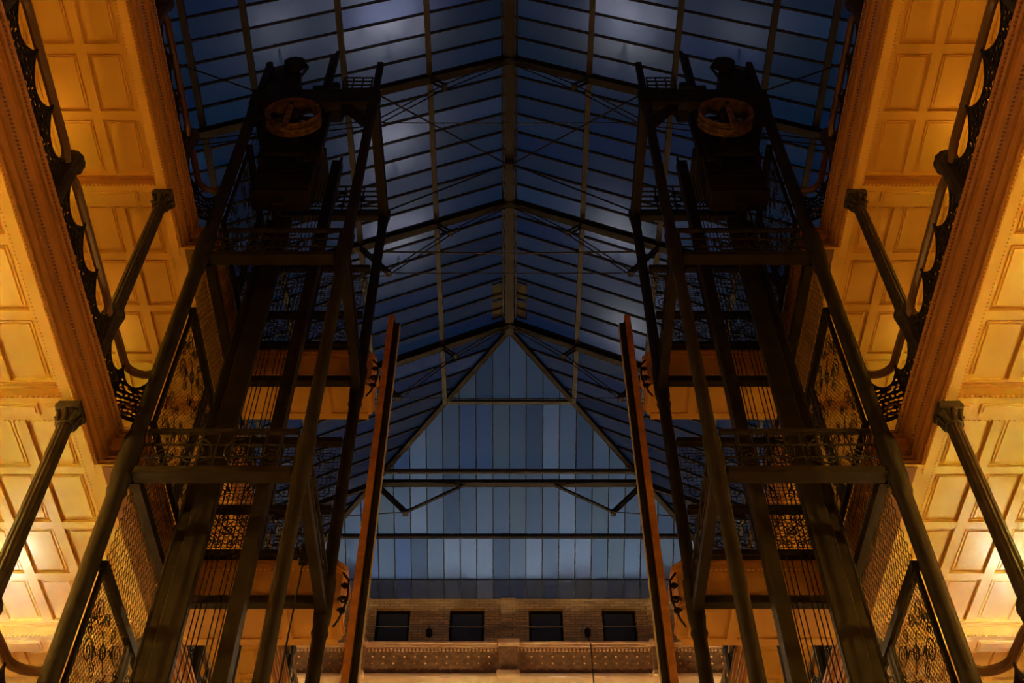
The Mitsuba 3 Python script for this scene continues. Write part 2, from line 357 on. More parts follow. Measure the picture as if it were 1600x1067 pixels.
# ------------------------------------------------------------------ galleries
XE = 4.38                    # inner side of the edge beam
GX = WALLX - .03
def gallery_outline(off):
    e, s = EDGE + off, STEP + off
    p = Polygon([(-GX, BAY0), (-e, BAY0), (-e, Y0S - off), (-s, Y0S - off), (-s, Y1S + off), (-e, Y1S + off), (-e, YB - .31), (-GX, YB - .31)])
    for x, y in ((OX, FY), (OX, RY)): p = p.difference(Point(-x, y).buffer(.115, 6))
    return p
ROWS = []
for b in range(6):
    c0 = BAY0 + BAY * b + .17; c1 = BAY0 + BAY * (b + 1) - .17
    for k in range(4):
        if c0 + (c1 - c0) * (k + 1) / 4 < YB - .4: ROWS.append((c0 + (c1 - c0) * k / 4, c0 + (c1 - c0) * (k + 1) / 4))
COLS = [4.435, 4.96, 5.475, 5.99, GX]
LEVEL = {0: 'lowest', 1: 'lower', 2: 'upper'}
def build_gallery(lv):
    zt = TOP[lv]; zb = zt - .63
    desc = {0: 'lowest', 1: 'lower', 2: 'upper'}[lv]
    key = thing('gallery', f'golden oak gallery balcony with paneled soffit, {desc} one on the {LR()} side', 'balcony')
    mb = MB().prism(gallery_outline(.06).difference(sbox(-XE, -9, 0, 99)), zt - .39, zt - .002)
    part(key, 'floor_slab', mb, 'plaster')
    # layered mouldings of the edge beam
    lay = [(-.63, -.60, .09), (-.60, -.575, .125), (-.575, -.51, .055), (-.51, -.485, .10), (-.485, -.43, .03), (-.43, -.385, .13), (-.385, -.18, .06), (-.18, -.165, .03), (-.165, -.135, .085), (-.135, -.08, .015), (-.08, -.05, .06), (-.05, 0, 0.0)]
    inner = sbox(-GX, -9, -XE, 99)
    m1, m2 = MB(), MB()
    for i, (a, b, o) in enumerate(lay):
        (m1).prism(gallery_outline(o).difference(inner), zt + a, zt + b)
    part(key, 'fascia', m1, 'oak_fascia', label='molded brown fascia along the edge')
    mb, mi2 = MB(), MB()
    for y in np.arange(BAY0, YB - .4, .044):
        mi2.octa((-XE + .01, y, zb - .004), .0165)
        mb.octa((-(STEP if Y0S < y < Y1S else EDGE) - .125, y, zb - .006), .019)
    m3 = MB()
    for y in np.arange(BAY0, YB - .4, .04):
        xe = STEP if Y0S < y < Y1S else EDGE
        m3.octa((-xe + .0, y, zt - .455), .0165); m3.octa((-xe + .03, y, zt - .15), .014)  # dark beads put in as the shadow lines between the moldings
    part(key, 'bead_molding', m3, 'dark_oak', kind='stuff', label='dark bead rows along the fascia, colored as its shadow lines')
    part(key, 'bead_molding', mb, 'golden_soffit', kind='stuff')
    part(key, 'bead_molding', mi2, 'oak_fascia', kind='stuff')  # browner than the underside: the shadow along this bead row is in the color
    # flat golden underside of the edge beam
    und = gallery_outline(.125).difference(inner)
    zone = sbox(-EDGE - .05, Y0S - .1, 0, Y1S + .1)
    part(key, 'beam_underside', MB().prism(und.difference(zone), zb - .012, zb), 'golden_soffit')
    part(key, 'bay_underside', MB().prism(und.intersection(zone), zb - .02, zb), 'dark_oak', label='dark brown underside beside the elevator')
    # soffit boards and stiles
    part(key, 'soffit_board', MB().box(-GX, -XE, BAY0, YB - .32, zb + .20, zb + .23), 'golden_soffit')
    st = MB(); zs0, zs1 = zb + .16, zb + .20
    for b in range(6):
        y0, y1 = BAY0 + BAY * b + .17, BAY0 + BAY * (b + 1) - .17
        for c in COLS[:-1]: st.box(-c - .055, -c + .055, y0, min(y1, YB - .34), zs0, zs1)
        for k in range(5):
            yy = y0 + (y1 - y0) * k / 4
            if yy < YB - .4: st.box(-GX, -XE, yy - .055, yy + .055, zs0 + .001, zs1)
    part(key, 'stile_grid', st, 'golden_soffit')
    # raised panels
    k0 = 0
    for (ya, yb2) in ROWS:
        for i in range(4):
            xa, xb = COLS[i] + .055, COLS[i + 1] - (.055 if i < 3 else 0)
            cx, cy, hx, hy = (xa + xb) / 2, (ya + yb2) / 2, (xb - xa) / 2 - .035, (yb2 - ya) / 2 - .09
            if (round(hx, 3), round(hy, 3)) not in PSH:
                pv = [(sx * hx * q, sy * hy * (1 - (1 - q) * hx / hy), z) for q, z in ((1.0, 0.0), (1.0, -.012), (.87, -.012), (.84, -.024)) for sx, sy in ((-1, -1), (1, -1), (1, 1), (-1, 1))]
                pf = [(4 * r + j, 4 * r + (j + 1) % 4, 4 * r + 4 + (j + 1) % 4, 4 * r + 4 + j) for r in range(3) for j in range(4)] + [(12, 13, 14, 15)]
                PSH[(round(hx, 3), round(hy, 3))] = mikit.ply((np.array(pv), np.array(pf)[:, ::-1]), 'golden_panel')
            copies(key, 'soffit_panel', PSH[(round(hx, 3), round(hy, 3))], [(-cx, cy, zb + .20)])
    for b in range(7):
        y = BAY0 + BAY * b
        if y > YB - .4: continue
        cb = MB().box(-GX, -XE - .001, y - .15, y + .15, zb, zb + .20).box(-GX, -XE - .001, y - .20, y + .20, zb + .15, zb + .20)
        cb.box(-GX, -XE - .001, y - .18, y + .18, zb + .125, zb + .15)
        ck = part(key, 'crossbeam', cb, 'oak_fascia')
        part(ck, 'bottom_board', MB().box(-GX, -XE - .002, y - .145, y + .145, zb - .012, zb + .001), 'golden_soffit')
        for (xa, xb) in ((4.42, 4.55), (4.63, 5.48), (5.56, 6.38)):
            part(ck, 'panel', MB().box(-xb, -xa, y - .075, y + .075, zb - .026, zb - .012, .008).box(-xb + .03, -xa - .03, y - .045, y + .045, zb - .034, zb - .013), 'golden_panel')
        bd = MB()
        for x in np.arange(4.42, GX - .02, .05):
            bd.octa((-x, y - .157, zb - .004), .021); bd.octa((-x, y + .157, zb - .004), .021)
        part(ck, 'bead_molding', bd, 'golden_soffit', kind='stuff')
    return key
PSH = {}

RX = 4.30   # railing and column line
# pierced scroll panel of one railing span, drawn in (along, up), then extruded
def pierced(span):
    u = np.linspace(0, span, 25); topc = .52 + .24 * np.abs(2 * u / span - 1) ** 2.2
    poly = Polygon([(0, .03)] + list(zip(u, topc)) + [(span, .03)])
    holes = []
    r2 = np.random.default_rng(3)
    for row in range(11):
        nc = max(3, round(span / .056))
        for i in range(nc):
            cx = (i + .5 + .5 * (row % 2) + .5 * (r2.random() - .5)) * span / nc; cy = .075 + row * .072 + .03 * (r2.random() - .5)
            hole = shapely.affinity.rotate(Point(cx, cy).buffer(1, 3), 0)
            hole = shapely.affinity.rotate(shapely.affinity.scale(hole, .026 + .008 * r2.random(), .017 + .010 * r2.random()), r2.random() * 180)
            holes.append(hole)
    rim = poly.difference(poly.buffer(-.022))
    g = poly.difference(unary_union(holes)).union(rim)
    mb = MB()
    for q in getattr(g, 'geoms', [g]):
        if q.area > 1e-4: mb.prism(q, -.009, .009)
    vtx, fc = mb.out()
    return vtx, fc
PIERCED = {}
def span_mesh(a, b):
    """a pierced panel standing upright from plan point a to plan point b (x, y), z from 0"""
    d = math.hypot(b[0] - a[0], b[1] - a[1]); k = round(d, 2)
    if k not in PIERCED: PIERCED[k] = pierced(k)
    v0, f0 = PIERCED[k]
    e = np.array([(b[0] - a[0]) / d, (b[1] - a[1]) / d, 0]); nrm = np.array([-e[1], e[0], 0])
    return np.array([a[0], a[1], 0]) + v0[:, :1] * e + v0[:, 1:2] * [0, 0, 1] + v0[:, 2:3] * nrm, f0
def newel(zt, x, y):
    return MB().lathe(-x, y, [(.12, zt), (.12, zt + .06), (.098, zt + .09), (.098, zt + .78), (.125, zt + .82), (.13, zt + .86), (.115, zt + .93), (.085, zt + .98), (.03, zt + 1.01)], 40, 10, .09)
def build_railing(lv, y0, y1, corner, where):
    zt = TOP[lv]; zh = zt + .83
    key = thing('railing', f'black wrought iron railing with wooden handrail, {LEVEL[lv]} {LR()} gallery, {where}', 'railing')
    ks = [y for y in [BAY0 + BAY * i / 2 for i in range(14)] if y0 - .01 <= y <= y1 + .01]
    for y in ks: part(key, 'newel_post', newel(zt, RX, y), 'column_iron', 35)
    def sag(y): return -.11 * sum(math.exp(-((y - q) / .14) ** 2) for q in ks)
    stops = sorted(ks + ([] if abs(y0 - ks[0]) < .1 else [y0]) + ([] if abs(y1 - ks[-1]) < .1 else [y1]))
    ys = np.arange(y0, y1 + .001, .06)
    path = [(-RX, y, zh + sag(y)) for y in ys]
    if corner:   # turns towards the elevator post with a small swan neck
        c = (-RX + .22, y1); path += [(c[0] - .22 * math.cos(a), c[1] + .22 * math.sin(a) * .8, zh) for a in np.linspace(.1, PI / 2, 8)]
        path += [(-RX + .28, y1 + .165, zh + .01), (-RX + .33, y1 + .15, zh + .03), (-RX + .40, y1 + .15, zh + .04)]
        part(key, 'end_block', MB().box(-RX + .38, -RX + .42, y1 + .08, y1 + .22, zh - .02, zh + .1, .01), 'handrail_wood')
    part(key, 'handrail', MB().tube(path, .047, 8), 'handrail_wood', 40)
    low = MB().bar((-RX, y0, zt + .04), (-RX, y1, zt + .04), .03, .03)
    if corner: low.bar((-RX, y1, zt + .04), (-RX + .3, y1 + .16, zt + .04), .03, .03)
    part(key, 'bottom_rail', low, 'black_iron')
    for a, b in zip(stops[:-1], stops[1:]):
        a2 = a + (.1 if a in ks else 0); b2 = b - (.1 if b in ks else 0)
        n = max(1, round((b2 - a2) / .58))
        for i in range(n):
            p, q = a2 + (b2 - a2) * i / n, a2 + (b2 - a2) * (i + 1) / n
            vv, ff = span_mesh((-RX, p), (-RX, q)); vv = vv + [0, 0, zt]
            part(key, 'scroll_panel', (vv, ff), 'black_iron')
            if i < n - 1 or q == y1:
                part(key, 'baluster', MB().lathe(-RX, q, [(.016, zt), (.016, zt + .3), (.03, zt + .34), (.016, zt + .38), (.016, zt + .66), (.028, zt + .70), (.015, zt + .74), (.015, zh - .02)], 8), 'black_iron', 40)
    if corner:
        vv, ff = span_mesh((-RX, y1 + .02), (-RX + .3, y1 + .16)); vv = vv + [0, 0, zt]
        part(key, 'scroll_panel', (vv, ff), 'black_iron')
        ex, ey = -RX + .31, y1 + .16
        part(key, 'baluster', MB().lathe(ex, ey, [(.022, zt), (.022, zt + .3), (.035, zt + .34), (.02, zt + .38), (.02, zt + .6), (.034, zt + .64), (.018, zt + .68), (.018, zh)], 8), 'black_iron', 40)
        rg = MB(); c = np.array([(-RX + ex) / 2 + .01, y1 + .09, zt + .16]); e = np.array([.3, .14, 0]) / math.hypot(.3, .14)
        rg.tube([c + .075 * (math.cos(t) * e + math.sin(t) * np.array([0, 0, 1.])) for t in np.linspace(0, 2 * PI, 20, endpoint=False)], .012, 5, True)
        part(key, 'ring', rg, 'handrail_wood', True)
def build_column(lv, y, label):
    """cast iron column standing on gallery lv under the next one"""
    z0, z1 = TOP[lv], TOP[lv] + SP - .642
    key = thing('iron_column', label, 'column')
    part(key, 'pedestal', MB().lathe(-RX, y, [(.12, z0), (.12, z0 + .06), (.10, z0 + .09), (.10, z0 + .70), (.115, z0 + .74), (.12, z0 + .78), (.10, z0 + .82)], 40, 10, .09), 'column_iron', 35)
    part(key, 'shaft', MB().lathe(-RX, y, [(.088, z0 + .82), (.084, z0 + 1.0), (.074, z1 - .26)], 48, 12, .1), 'column_iron', 35)
    part(key, 'capital', MB().lathe(-RX, y, [(.085, z1 - .27), (.092, z1 - .25), (.082, z1 - .22), (.09, z1 - .16), (.115, z1 - .1)], 24).box(-RX - .125, -RX + .125, y - .125, y + .125, z1 - .1, z1 - .03, .02).box(-RX - .11, -RX + .11, y - .11, y + .11, z1 - .03, z1), 'column_iron', 35)
    lf = MB()
    for q in range(8):
        a = q * PI / 4; d = np.array([math.cos(a), math.sin(a), 0]); c = np.array([-RX, y, 0])
        lf.tube([c + d * .085 + [0, 0, z1 - .24], c + d * .1 + [0, 0, z1 - .17], c + d * .125 + [0, 0, z1 - .11], c + d * .14 + [0, 0, z1 - .13]], [.022, .024, .018, .01], 5)
    part(key, 'capital_leaf', lf, 'column_iron', True, kind='stuff')

# ------------------------------------------------------------------ sconces of the galleries
def lamp_globe(c, r, rad):
    m = trimesh.creation.icosphere(2, r); m.apply_translation(c); return m
def build_sconce(lv, y, L, tint, x=5.88, dz=2.45):
    z = TOP[lv] + dz if lv >= 0 else FLOOR + dz
    zwhere = {2: 'top', 1: 'lower', 0: 'lowest', -1: 'ground'}[lv]
    key = thing('wall_sconce', f'glowing globe wall sconce on a long arm, {LR()} side', 'lamp', f'sconces along the {LR()} wall')
    part(key, 'wall_plate', MB().box(-WALLX, -WALLX + .03, y - .07, y + .07, z - .25, z - .05, .01), 'brass_rim')
    part(key, 'arm', MB().tube([(-WALLX + .02, y, z - .15), (-(WALLX + x) / 2, y, z - .3), (-x, y, z - .22), (-x, y, z - .1)], .018, 8), 'brass_rim', True)
    k2 = numbered(key + '__globe')
    v0, f0 = mirror((lambda m: (m.vertices, m.faces))(lamp_globe((-x, y, z), .11, L)))
    scene[k2] = mikit.ply((v0, f0), 'lamp_glass', True, emitter={'type': 'area', 'radiance': C(*[L * q for q in tint])})

for s in (1, -1):
    SIDE = s
    for lv in (2, 1, 0): build_gallery(lv)
    for lv in (2, 1, 0):
        build_railing(lv, 2.07, 8.36, True, 'before the elevator')
        build_railing(lv, 11.49, 21.9, False, 'past the elevator')
    for lv, d in ((1, 'under the upper gallery'), (0, 'under the lower gallery')):
        for i, q in enumerate(('nearest the viewer', 'just in front of the elevator', 'just past the elevator', 'fourth along', 'fifth along')):
            build_column(lv, BAY0 + BAY * (i + 1), f'fluted dark iron column {d}, {LR()} side, {q}')
    for y, L1, L0 in ((3.5, 90, 650), (7.2, 118, 1750), (10.7, 155, 1500), (15.5, 120, 300)):
        build_sconce(1, y, L1, (1.0, .45, .035) if y < 9 else (1.0, .5, .06))
        build_sconce(0, y, L0, (1.0, .6, .24) if y > 9 else (1.0, .46, .07), dz=2.85 if 9 < y < 12 else 2.45)
SIDE = 1
for i, x in enumerate((-4.4, -1.6, 1.6, 4.4)):  # unseen lamps added to brighten the brick and the frieze
    key = thing('end_wall_fill_sconce', 'added globe sconce on the end wall below its studded frieze, ' + ('leftmost one', 'left of the center', 'right of the center', 'rightmost one')[i], 'lamp')
    part(key, 'wall_plate', MB().box(x - .07, x + .07, YB - .03, YB, 13.1, 13.4, .01), 'brass_rim')
    part(key, 'arm', MB().tube([(x, YB - .02, 13.2), (x, YB - .8, 13.1), (x, YB - 1.4, 13.2), (x, YB - 1.4, 13.33)], .018, 8), 'brass_rim', True)
    m = lamp_globe((x, YB - 1.4, 13.44), .12, 1)
    scene[numbered(key + '__globe')] = mikit.ply((m.vertices, m.faces), 'lamp_glass', True, emitter={'type': 'area', 'radiance': C(750, 530, 270)})

# fill lamps added on the hall floor, below the picture
for s in (1, -1):
    SIDE = s
    for y, nm2 in ((3.0, 'nearer'), (13.0, 'farther')):
        x = 1.2 if y > 10 else 3.0
        key = thing('fill_lamp_post', f'added fill light, a globe on a post on the hall floor, {LR()} side, {nm2} one', 'lamp')
        part(key, 'base', MB().lathe(-x, y, [(.2, FLOOR), (.2, FLOOR + .06), (.08, FLOOR + .14), (.06, FLOOR + .3)], 20), 'black_iron', 35)
        part(key, 'pole', MB().lathe(-x, y, [(.045, FLOOR + .3), (.035, .2), (.06, .24)], 16), 'black_iron', 35)
        k2 = numbered(key + '__globe')
        m = lamp_globe((-x, y, .45), .22, 1); v0, f0 = mirror((m.vertices, m.faces))
        scene[k2] = mikit.ply((v0, f0), 'lamp_glass', True, emitter={'type': 'area', 'radiance': C(185, 86, 18)})
SIDE = 1

# ------------------------------------------------------------------ elevator landings (behind the shafts)
def build_landing(lv):
    zt = TOP[lv]; zb = zt - .63; ya, yb = RY + .1, RY + .82
    key = thing('elevator_landing', f'orange lit landing bridge behind the {LR()} elevator, {LEVEL[lv]} floor', 'landing')
    x0, x1 = -STEP + .004, -1.98
    def foot(o): return Polygon([(x0, ya - o), (x1 - .12 + o, ya - o), (x1 + o, ya + .1), (x1 + o, yb - .1), (x1 - .12 + o, yb), (x0, yb)])
    m = MB()
    for a, b, o in ((-.63, -.59, .0), (-.59, -.56, .03), (-.56, -.14, .0), (-.14, -.1, .015), (-.1, -.06, .025), (-.06, 0, .045)):
        m.prism(foot(o), zt + a, zt + b)
    part(key, 'fascia', m, 'oak_fascia')
    bd = MB()
    for x in np.arange(x0 + .05, x1 - .1, .055): bd.octa((x, ya - .03, zt - .555), .016); bd.octa((x, ya - .03, zt - .15), .016)
    part(key, 'bead_molding', bd, 'golden_soffit', kind='stuff')
    part(key, 'soffit_board', MB().prism(foot(0), zb - .02, zb), 'oak_soffit')
    xs = np.linspace(x0, x1 - .02, 4)
    st = MB().box(x0, x1 - .06, yb - .12, yb - .005, zb - .045, zb - .02)
    for x in xs[1:-1]: st.box(x - .06, x + .06, ya, yb - .12, zb - .045, zb - .02)
    part(key, 'stile_grid', st, 'oak_soffit')
    for i in range(3): part(key, 'soffit_panel', MB().box(xs[i] + .1, xs[i + 1] - .1, ya + .04, yb - .17, zb - .034, zb - .019, .01), 'oak_soffit')
    sc = MB()
    for zc, r in ((zb + .10, .055), (zb - .06, .045), (zb + .3, .04)):
        sc.tube(spiral((x1 + .05, ya + .05, zc), (1, 0, 0), (0, 0, 1), r, 1.5, start=PI, hand=-1), .014, 6)
    sc.tube([(x1 - .02, ya + .05, zb - .28), (x1 + .03, ya + .05, zb - .18), (x1 + .10, ya + .05, zb + .1), (x1 + .09, ya + .05, zb + .38), (x1 + .01, ya + .05, zb + .5)], .013, 6)
    part(key, 'scroll_bracket', sc, 'black_iron', True, label='curled black iron bracket')
for s in (1, -1):
    SIDE = s
    for lv in (2, 1, 0): build_landing(lv)
SIDE = 1

# ------------------------------------------------------------------ elevator shafts
def grid_mb(o, e, up, L, Hh, du, dv, r, frame=0.0):
    """wires in the plane spanned by e and up"""
    o, e, up = (np.array(q, float) for q in (o, e, up)); mb = MB()
    n = max(1, round(L / du)); k = max(1, round(Hh / dv)); nr = np.cross(e, up)
    for i in range(n + 1): mb.bar(o + e * L * i / n, o + e * L * i / n + up * Hh, r, r, nr)
    for j in range(k + 1): mb.bar(o + up * Hh * j / k, o + up * Hh * j / k + e * L, r, r, nr)
    return mb
def diamond_mb(o, e, up, L, Hh, p, ratio, r):
    o, e, up = (np.array(q, float) for q in (o, e, up)); mb = MB(); nr = np.cross(e, up)
    g = 1.0 / ratio     # rise per run
    for sgn in (1, -1):
        c = -Hh * ratio
        while c < L + Hh * ratio:
            # line u = c + sgn*ratio*w, w in [0,Hh]
            w0, w1 = 0.0, Hh
            if sgn > 0: w0, w1 = max(w0, (0 - c) / ratio), min(w1, (L - c) / ratio)
            else: w0, w1 = max(w0, (c - L) / ratio), min(w1, (c) / ratio)
            if w1 - w0 > .01:
                mb.bar(o + e * (c + sgn * ratio * w0) + up * w0, o + e * (c + sgn * ratio * w1) + up * w1, r, r, nr)
            c += p
    return mb
def scroll_mb(o, e, up, L, Hh, r=.006, rich=1):
    """symmetric iron scrollwork filling a panel"""
    o, e, up = (np.array(q, float) for q in (o, e, up)); mb = MB()
    q = min(L, Hh)
    for sx in (-1, 1):
        for sy in (-1, 1):
            ex, ey = e * sx, up * sy; c = o + e * L / 2 + up * Hh / 2
            mb.tube(spiral(c + ex * L * .30 + ey * Hh * .28, ex, ey, q * .17, 1.7, start=PI), r, 4)
            mb.tube(spiral(c + ex * L * .11 + ey * Hh * .36, -ex, ey, q * .10, 1.5, start=PI), r, 4)
            mb.tube(spiral(c + ex * L * .40 + ey * Hh * .08, ex, -ey, q * .08, 1.4), r, 4)
            if rich: mb.tube([c, c + ex * L * .12 + ey * Hh * .16, c + ex * L * .2 + ey * Hh * .12, c + ex * L * .16 + ey * Hh * .28], r, 4)
    c = o + e * L / 2 + up * Hh / 2
    mb.tube([c + q * .09 * (math.cos(t) * e + math.sin(t) * up) for t in np.linspace(0, 2 * PI, 16, endpoint=False)], r * 1.3, 4, True)
    return mb
X_, Y_, Z_ = (1, 0, 0), (0, 1, 0), (0, 0, 1)
ZA, ZBm, ZTOP = 8.246, 12.04, 16.3
def build_shaft():
    key = thing('elevator_shaft', f'open black iron elevator cage tower on the {LR()} with mesh screens', 'elevator shaft')
    P = lambda n, mb, b='black_iron', sm=False, **k: part(key, n, mb, b, sm, **k)
    def post(x, y, top, r, b):
        pr = [(r * 1.5, FLOOR), (r * 1.5, FLOOR + .2), (r, FLOOR + .3)]
        for z in (4.4, ZA, ZBm):
            pr += [(r, z - .32), (r * 1.25, z - .25), (r * 1.05, z - .2), (r * 1.3, z - .05), (r * 1.3, z + .48), (r * 1.1, z + .52), (r, z + .6)]
        pr += [(r * .95, top - .2), (r * 1.1, top - .18), (r * 1.1, top)]
        P('post', MB().lathe(-x, y, pr, 14), b, 40)
    post(OX, FY, 16.05, .085, 'grey_iron'); post(IX, FY, 16.05, .075, 'grey_iron')
    post(OX, RY, 16.42, .075, 'black_iron'); post(RIX, RY, 16.42, .08, 'grey_iron')
    for x in (OX, IX): P('post_finial', MB().box(-x - .05, -x + .05, FY - .05, FY + .05, 16.5, 17.5, .01), 'black_iron')
    # beams front and rear at each floor
    for z in (4.4, ZA, ZBm):
        P('beam', MB().box(-OX + .11, -IX - .095, FY - .06, FY + .06, z - .055, z + .055, .01).box(-OX + .11, -IX - .095, FY - .08, FY + .08, z - .065, z - .05), 'black_iron')
        g = z + .06; fh = .52
        fz = MB().box(-OX + .11, -IX - .095, FY - .025, FY + .025, g + fh, g + fh + .045)
        for q in (.16, .34): fz.box(-OX + .11, -IX - .095, FY - .01, FY + .01, g + q, g + q + .014)
        for x in np.arange(-OX + .2, -IX - .1, .165): fz.box(x, x + .014, FY - .01, FY + .01, g, g + fh)
        fk = P('frieze', fz, 'black_iron')
        sc = MB()
        for sx in (-1, 1):
            c = np.array([-(OX + IX) / 2 + sx * .24, FY, g + .24])
            sc.tube(spiral(c, (sx, 0, 0), Z_, .2, 1.8, start=PI / 2), .012, 5)
            sc.tube(spiral(c + [sx * .3, 0, -.08], (-sx, 0, 0), Z_, .12, 1.6, start=PI / 2), .010, 5)
        part(fk, 'scrollwork', sc, 'black_iron', True, kind='stuff')
        zr = {4.4: 4.6, ZA: 8.42, ZBm: 12.26}[z]
        P('beam', MB().box(-OX + .09, -RIX - .09, RY - .06, RY + .06, zr - .05, zr + .07, .01), 'black_iron')
        for x, x2 in ((OX, OX), (IX, RIX)):    # depth beams
            zz = z
            d = MB().bar((-x + (.1 if x == OX else 0), FY + .1, zz), (-x2 + (.1 if x == OX else 0), RY - .1, zz), .11, .12)
            if x == IX:   # latticed box girder
                for dz in (0.3, 0.52): d.bar((-x, FY + .1, zz + dz), (-x2, RY - .1, zz + dz), .03, .03)
                n = 9
                for i in range(n):
                    a, b = FY + .1 + (RY - FY - .2) * i / n, FY + .1 + (RY - FY - .2) * (i + 1) / n
                    d.bar((-x, a, zz + (.05 if i % 2 else .5)), (-x, b, zz + (.5 if i % 2 else .05)), .014, .014)
            P('beam', d, 'black_iron')
    # rear screens, from floor to head height on each landing
    for lv in (0, 1, 2):
        z0 = TOP[lv] + .02; L = OX - RIX - .2; zb = [(z0 + .05, z0 + .67), (z0 + .77, z0 + 1.87)]
        for z in (z0, z0 + .72, z0 + 1.92): P('screen_rail', MB().box(-OX + .09, -RIX - .09, RY - .05, RY + .05, z - .05, z + .05, .01), 'black_iron')
        xm = -(OX + RIX) / 2
        P('screen_rail', MB().box(xm - .05, xm + .05, RY - .04, RY + .04, z0, z0 + 1.95), 'black_iron')
        for (a, b) in zb:
            for (xa, xb) in ((-OX + .1, xm - .05), (xm + .05, -RIX - .1)):
                sk = P('screen', grid_mb((xa, RY, a), X_, Z_, xb - xa, b - a, .055, .055, .005), 'black_iron')
                sw = scroll_mb((xa, RY - .012, a), X_, Z_, xb - xa, b - a, .008)
                if b - a < .8:
                    d = diamond_mb((xa + .14, RY - .012, a + .1), X_, Z_, xb - xa - .28, b - a - .2, .11, 1.0, .008).out(); sw.raw(*d)
                part(sk, 'scrollwork', sw, 'black_iron', True, kind='stuff')
        # side screens towards the gallery, and towards the hall
        for x, tag in ((STEP - .06, 'o'),):
            ym = (FY + RY) / 2 + .2
            for (a, b) in ((z0, z0 + 1.9),):
                for (ya, yb) in ((FY + .14, ym - .06), (ym + .06, RY - .12)):
                    sk = P('side_screen', diamond_mb((-x, ya, a), Y_, Z_, yb - ya, b - a, .05, .5, .004), 'black_iron')
                    part(sk, 'scrollwork', MB().raw(*scroll_mb((-x + .01, ya, a + .1), Y_, Z_, yb - ya, .7, .006).out()).raw(*scroll_mb((-x + .01, ya, a + 1.0), Y_, Z_, yb - ya, .8, .006).out()), 'black_iron', True, kind='stuff')
                    fr = MB()
                    for y in (ya, yb): fr.box(-x - .02, -x + .02, y - .025, y + .025, a - .05, b + .05)
                    part(sk, 'frame', fr, 'black_iron')
            P('side_rail', MB().bar((-x, FY + .1, z0 + 1.95), (-x, RY - .1, z0 + 1.95), .08, .1).bar((-x, FY + .1, z0 - .03), (-x, RY - .1, z0 - .03), .06, .06), 'black_iron')
            if tag == 'o':
                P('side_rail', MB().box(-x - .05, -x + .05, RY - .22, RY - .1, z0 + 1.9, z0 + 2.12, .02), 'black_iron')
                P('side_mesh', diamond_mb((-x, FY + .12, z0 + 2.0), Y_, Z_, RY - FY - .24, 1.85 if lv < 2 else 1.5, .075, .5, .0045), 'black_iron')
    # top frame and machine platform
    for y, z0, z1 in ((FY, 16.06, 16.5), (RY, 16.43, 16.63)):
        xi = IX if y == FY else RIX
        P('top_beam', MB().box(-OX - .1, -xi + .1, y - .07, y + .07, z0, z1, .02), 'black_iron')
    for x, x2 in ((OX, OX), (IX, RIX)):
        P('top_beam', MB().bar((-x, FY + .07, 16.3), (-x2, RY - .07, 16.5), .14, .26), 'black_iron')
    for x in (OX, IX):
        sg = 1 if x == OX else -1
        P('knee_brace', MB().bar((-x + sg * .04, FY, 15.5), (-x + sg * .42, FY, 16.08), .05, .16), 'black_iron')
    P('platform', MB().box(-OX + .1, -2.95, 9.35, 10.3, 16.42, 16.5), 'black_iron')
    for (xa, xb) in ((-OX + .02, -3.35), (-2.62, -IX - .08)):
        P('platform_railing', grid_mb((xa, FY, 16.52), X_, Z_, xb - xa, .5, .14, .125, .02), 'black_iron')
    P('platform_railing', grid_mb((-OX + .1, RY, 16.64), X_, Z_, OX - RIX - .2, .8, .3, .16, .025), 'black_iron')
    tk = P('platform_railing', grid_mb((-OX + .02, FY + .1, 16.6), Y_, Z_, RY - FY - .2, .5, .2, .125, .02), 'black_iron')
    part(tk, 'scrollwork', scroll_mb((-OX + .3, RY - .02, 16.7), X_, Z_, OX - RIX - .6, .6, .014), 'black_iron', True, kind='stuff')
    P('machine_plate', MB().box(-3.62, -2.86, 8.62, 8.68, 15.05, 16.05, .01), 'black_iron')
    for x in (3.66, 2.82): P('machine_hanger', MB().box(-x - .04, -x + .04, 8.6, 8.72, 14.9, 16.3, .01), 'black_iron')
    # guide rails and pipes
    P('guide_rail', MB().box(-3.46, -3.21, 9.36, 9.46, FLOOR, 14.5, .015), 'grey_iron', label='wide grey channel guide')
    P('guide_rail', MB().box(-3.60, -3.47, 9.42, 9.5, FLOOR, 14.5, .01), 'black_iron')
    P('guide_rail', MB().box(-2.84, -2.68, 9.46, 9.6, FLOOR, 16.3).box(-2.70, -2.67, 9.40, 9.46, FLOOR, 16.3), 'black_iron')
    P('guide_rail', MB().box(-3.0, -2.95, 8.55, 8.62, 14.8, 18.25).box(-2.93, -2.87, 8.55, 8.62, 14.8, 18.38), 'black_iron')
    for x, y in ((3.66, 9.62), (3.58, 9.72), (3.5, 9.2)):
        P('pipe', MB().tube([(-x, y, FLOOR), (-x, y, 8.), (-x, y, 15.6)], .018, 8), 'conduit' if x > 3.6 else 'grey_iron', True)
    return key
